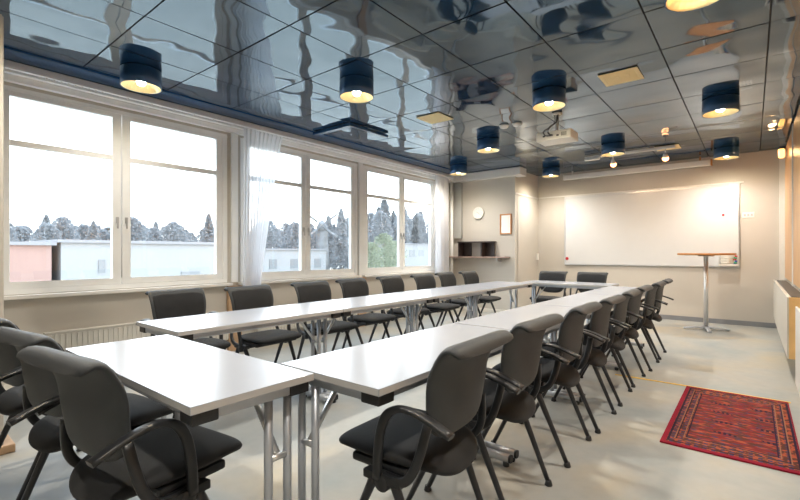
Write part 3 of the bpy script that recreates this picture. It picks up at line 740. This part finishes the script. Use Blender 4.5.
# ================================================================= outside
M_snow = mat('ground_snow', (.36, .33, .28), .9, var=.12, vscale=.3)
M_bwhite = mat('building_white', (.26, .265, .27), .8, var=.03, vscale=.5)
M_bred = mat('building_red', (.28, .18, .155), .8, var=.06, vscale=.5)
M_bwin = mat('building_window', (.16, .17, .18), .3, var=.05)
M_roof = mat('building_roof', (.22, .22, .23), .8, var=.05)
M_fol = mat('hazed_foliage', (.29, .30, .31), .9, var=.25, vscale=.8)  # pale grey carries the distance haze in the leaf colour
M_fol2 = mat('green_foliage', (.27, .30, .22), .9, var=.25, vscale=.8)
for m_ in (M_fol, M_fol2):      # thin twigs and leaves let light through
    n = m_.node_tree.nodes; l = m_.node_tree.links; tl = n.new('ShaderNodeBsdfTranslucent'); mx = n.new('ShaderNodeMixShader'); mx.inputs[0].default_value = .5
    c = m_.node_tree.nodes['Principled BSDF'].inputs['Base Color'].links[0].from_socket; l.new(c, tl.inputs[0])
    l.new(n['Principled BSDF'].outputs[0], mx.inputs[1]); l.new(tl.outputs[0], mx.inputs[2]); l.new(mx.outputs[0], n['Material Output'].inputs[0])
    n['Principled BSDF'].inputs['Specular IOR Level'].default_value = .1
M_bark = mat('bark', (.13, .12, .11), .9, var=.2)
ZG = -4.5
bm = B(); box(bm, -260, -8, -120, 260, ZG-.5, ZG); struct('ground', bm, M_snow)
def proj_x(px, X):    # where a view direction meets the plane x = X (used only to lay the yard out)
    th = math.atan(352/436); a = (px-400)/436
    dx = a*math.cos(th)-math.sin(th); dy = a*math.sin(th)+math.cos(th); return X*dy/dx
def building(X, pa, pb, top, depth, m, label, wins, name='building'):
    ya, yb = proj_x(pa, X), proj_x(pb, X)
    t = thing(name, label, 'building', (X-depth/2, (ya+yb)/2, ZG)); h = (yb-ya)/2; H = top-ZG
    bm = B(); box(bm, -depth/2, depth/2, -h, h, 0, H); obj('wall', bm, m, t)
    bm = B(); box(bm, -depth/2-.2, depth/2+.2, -h-.2, h+.2, H, H+.18); obj('roof', bm, M_roof, t)
    for (f, z, w_, hh) in wins:
        y = -h + 2*h*f
        bm = B(); box(bm, depth/2, depth/2+.05, y-w_/2, y+w_/2, z-ZG, z-ZG+hh); obj('window', bm, M_bwin, t)
building(-31, 2, 51.5, 1.55, 8, M_bred, 'long low red building across the yard, at far left', [(.15, -1.5, 1.0, .6), (.28, -1.5, 1.0, .6), (.5, -1.6, 2.2, .7), (.72, -1.5, 1.0, .6)])
building(-31, 61, 214, 1.72, 8, M_bwhite, 'long low white building seen through the nearest window', [(.22, -.1, .35, .8), (.81, -1.6, 1.3, 1.4)])
building(-46, 246, 326, 1.45, 9, M_bwhite, 'white building with small windows seen through the middle window', [(.30, -.9, 1.1, 1.2), (.56, -.9, 1.1, 1.2), (.88, -.9, 1.1, 1.2)])
building(-48, 404, 430, 2.6, 7, M_bwhite, 'pale house seen through the far window beside the curtain', [(.3, .4, 1.6, 1.2), (.65, .4, 1.6, 1.2)])
def tree_mesh(seed, conifer, H, R):
    rnd = random.Random(seed); bm = B(); n_ = 2600
    for _ in range(n_):
        v = rnd.random()**.8; z = H*(.18+.82*v)
        rr = R*((1-v)**.6) if conifer else R*math.sqrt(max(0, 1-((v-.45)/.56)**2))
        a = rnd.uniform(0, 2*PI); q = rr*math.sqrt(rnd.random())*(.8+.35*noise.noise(Vector((math.cos(a)*2, math.sin(a)*2, z*.5+seed))))
        c = Vector((q*math.cos(a), q*math.sin(a), z)); s = rnd.uniform(.12, .30)*(H/11)
        d1 = Vector((rnd.gauss(0, 1), rnd.gauss(0, 1), rnd.gauss(0, 1))).normalized(); d2 = d1.orthogonal().normalized()
        bm.faces.new([bm.verts.new(c+d1*s), bm.verts.new(c+d2*s*.5), bm.verts.new(c-d1*s), bm.verts.new(c-d2*s*.5)])
    return bm
protos = []
def mk_tree(k, seed, conifer, H, R, m):
    t = thing('winter_tree', '', 'tree')
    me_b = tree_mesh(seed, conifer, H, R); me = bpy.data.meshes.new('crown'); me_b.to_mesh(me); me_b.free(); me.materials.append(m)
    c = bpy.data.objects.new('crown', me); COL.objects.link(c); c.parent = t
    bm = B(); tube(bm, [(0, 0, 0), (.1, 0, H*.5), (0, 0, H*.93)], [.22, .13, .03], n=7); obj('trunk', bm, M_bark, t)
    t['used'] = False; return t
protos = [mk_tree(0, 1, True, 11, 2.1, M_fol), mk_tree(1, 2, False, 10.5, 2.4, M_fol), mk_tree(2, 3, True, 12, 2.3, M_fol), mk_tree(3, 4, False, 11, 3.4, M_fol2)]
labs = ['grey conifer in the hazy tree line beyond the buildings', 'grey rounded bare tree in the hazy tree line beyond the buildings', 'tall grey conifer in the hazy tree line beyond the buildings', 'greenish leafy tree standing nearer, outside the far window']
def plant(k, x, y, s, grp):
    p_ = protos[k]
    if not p_['used']: p_['used'] = True; o = p_; o.location = (x, y, ZG); o.rotation_euler = (0, 0, random.uniform(0, 6))
    else: o = dup(p_, (x, y, ZG), random.uniform(0, 6))
    o.scale = (s, s, s); o['label'] = labs[k]; o['group'] = grp[k]; return o
grp = ['grey conifers in the tree line', 'rounded bare trees in the tree line', 'tall conifers in the tree line', 'greenish trees by the far window']
rnd = random.Random(11)
for X, off in ((-60, 0), (-66.5, 2.2), (-73, .9), (-79.5, 3.1), (-86, 1.5)):
    y = proj_x(-6, X)+off
    while y < proj_x(437, X):
        f = y/abs(X); s = .88 + .14*min(1, max(0, (f-.3)/.5)) + .42*min(1, max(0, (f-.88)/.25))
        if not (X == -60 and abs(y-proj_x(322, -60)) < 4.5): plant(rnd.choice((1, 1, 1, 1, 0) if f < .9 else (0, 1, 1, 2)), X+rnd.uniform(-.6, .6), y+rnd.uniform(-.3, .3), s*rnd.uniform(.92, 1.1), grp)
        y += 4.3*(.92+.42*f)
for px, X, s in ((371, -36, .62), (384, -38, .74), (394, -40, .66)): plant(3, X, proj_x(px, X), s, grp)
for p_ in protos: del p_['used']
for o in list(scene.objects):
    if 'used' in o.keys(): del o['used']
# windmill beyond the trees
Xm = -57; ym = proj_x(322, Xm); dm = 9.4
t = thing('windmill', 'old windmill with raised sails above the trees outside the middle window', 'windmill', (Xm, ym, ZG), math.radians(-40))
H_ = 10.9
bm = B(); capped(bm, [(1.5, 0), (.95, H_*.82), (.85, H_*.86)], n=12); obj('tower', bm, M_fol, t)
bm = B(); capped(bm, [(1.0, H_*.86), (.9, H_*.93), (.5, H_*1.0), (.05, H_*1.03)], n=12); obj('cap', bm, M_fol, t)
for a in (38, 142, 218, 322):
    bm = B(); c = Vector((1.2, 0, H_*.93)); d_ = Vector((0, math.cos(math.radians(a)), math.sin(math.radians(a))))
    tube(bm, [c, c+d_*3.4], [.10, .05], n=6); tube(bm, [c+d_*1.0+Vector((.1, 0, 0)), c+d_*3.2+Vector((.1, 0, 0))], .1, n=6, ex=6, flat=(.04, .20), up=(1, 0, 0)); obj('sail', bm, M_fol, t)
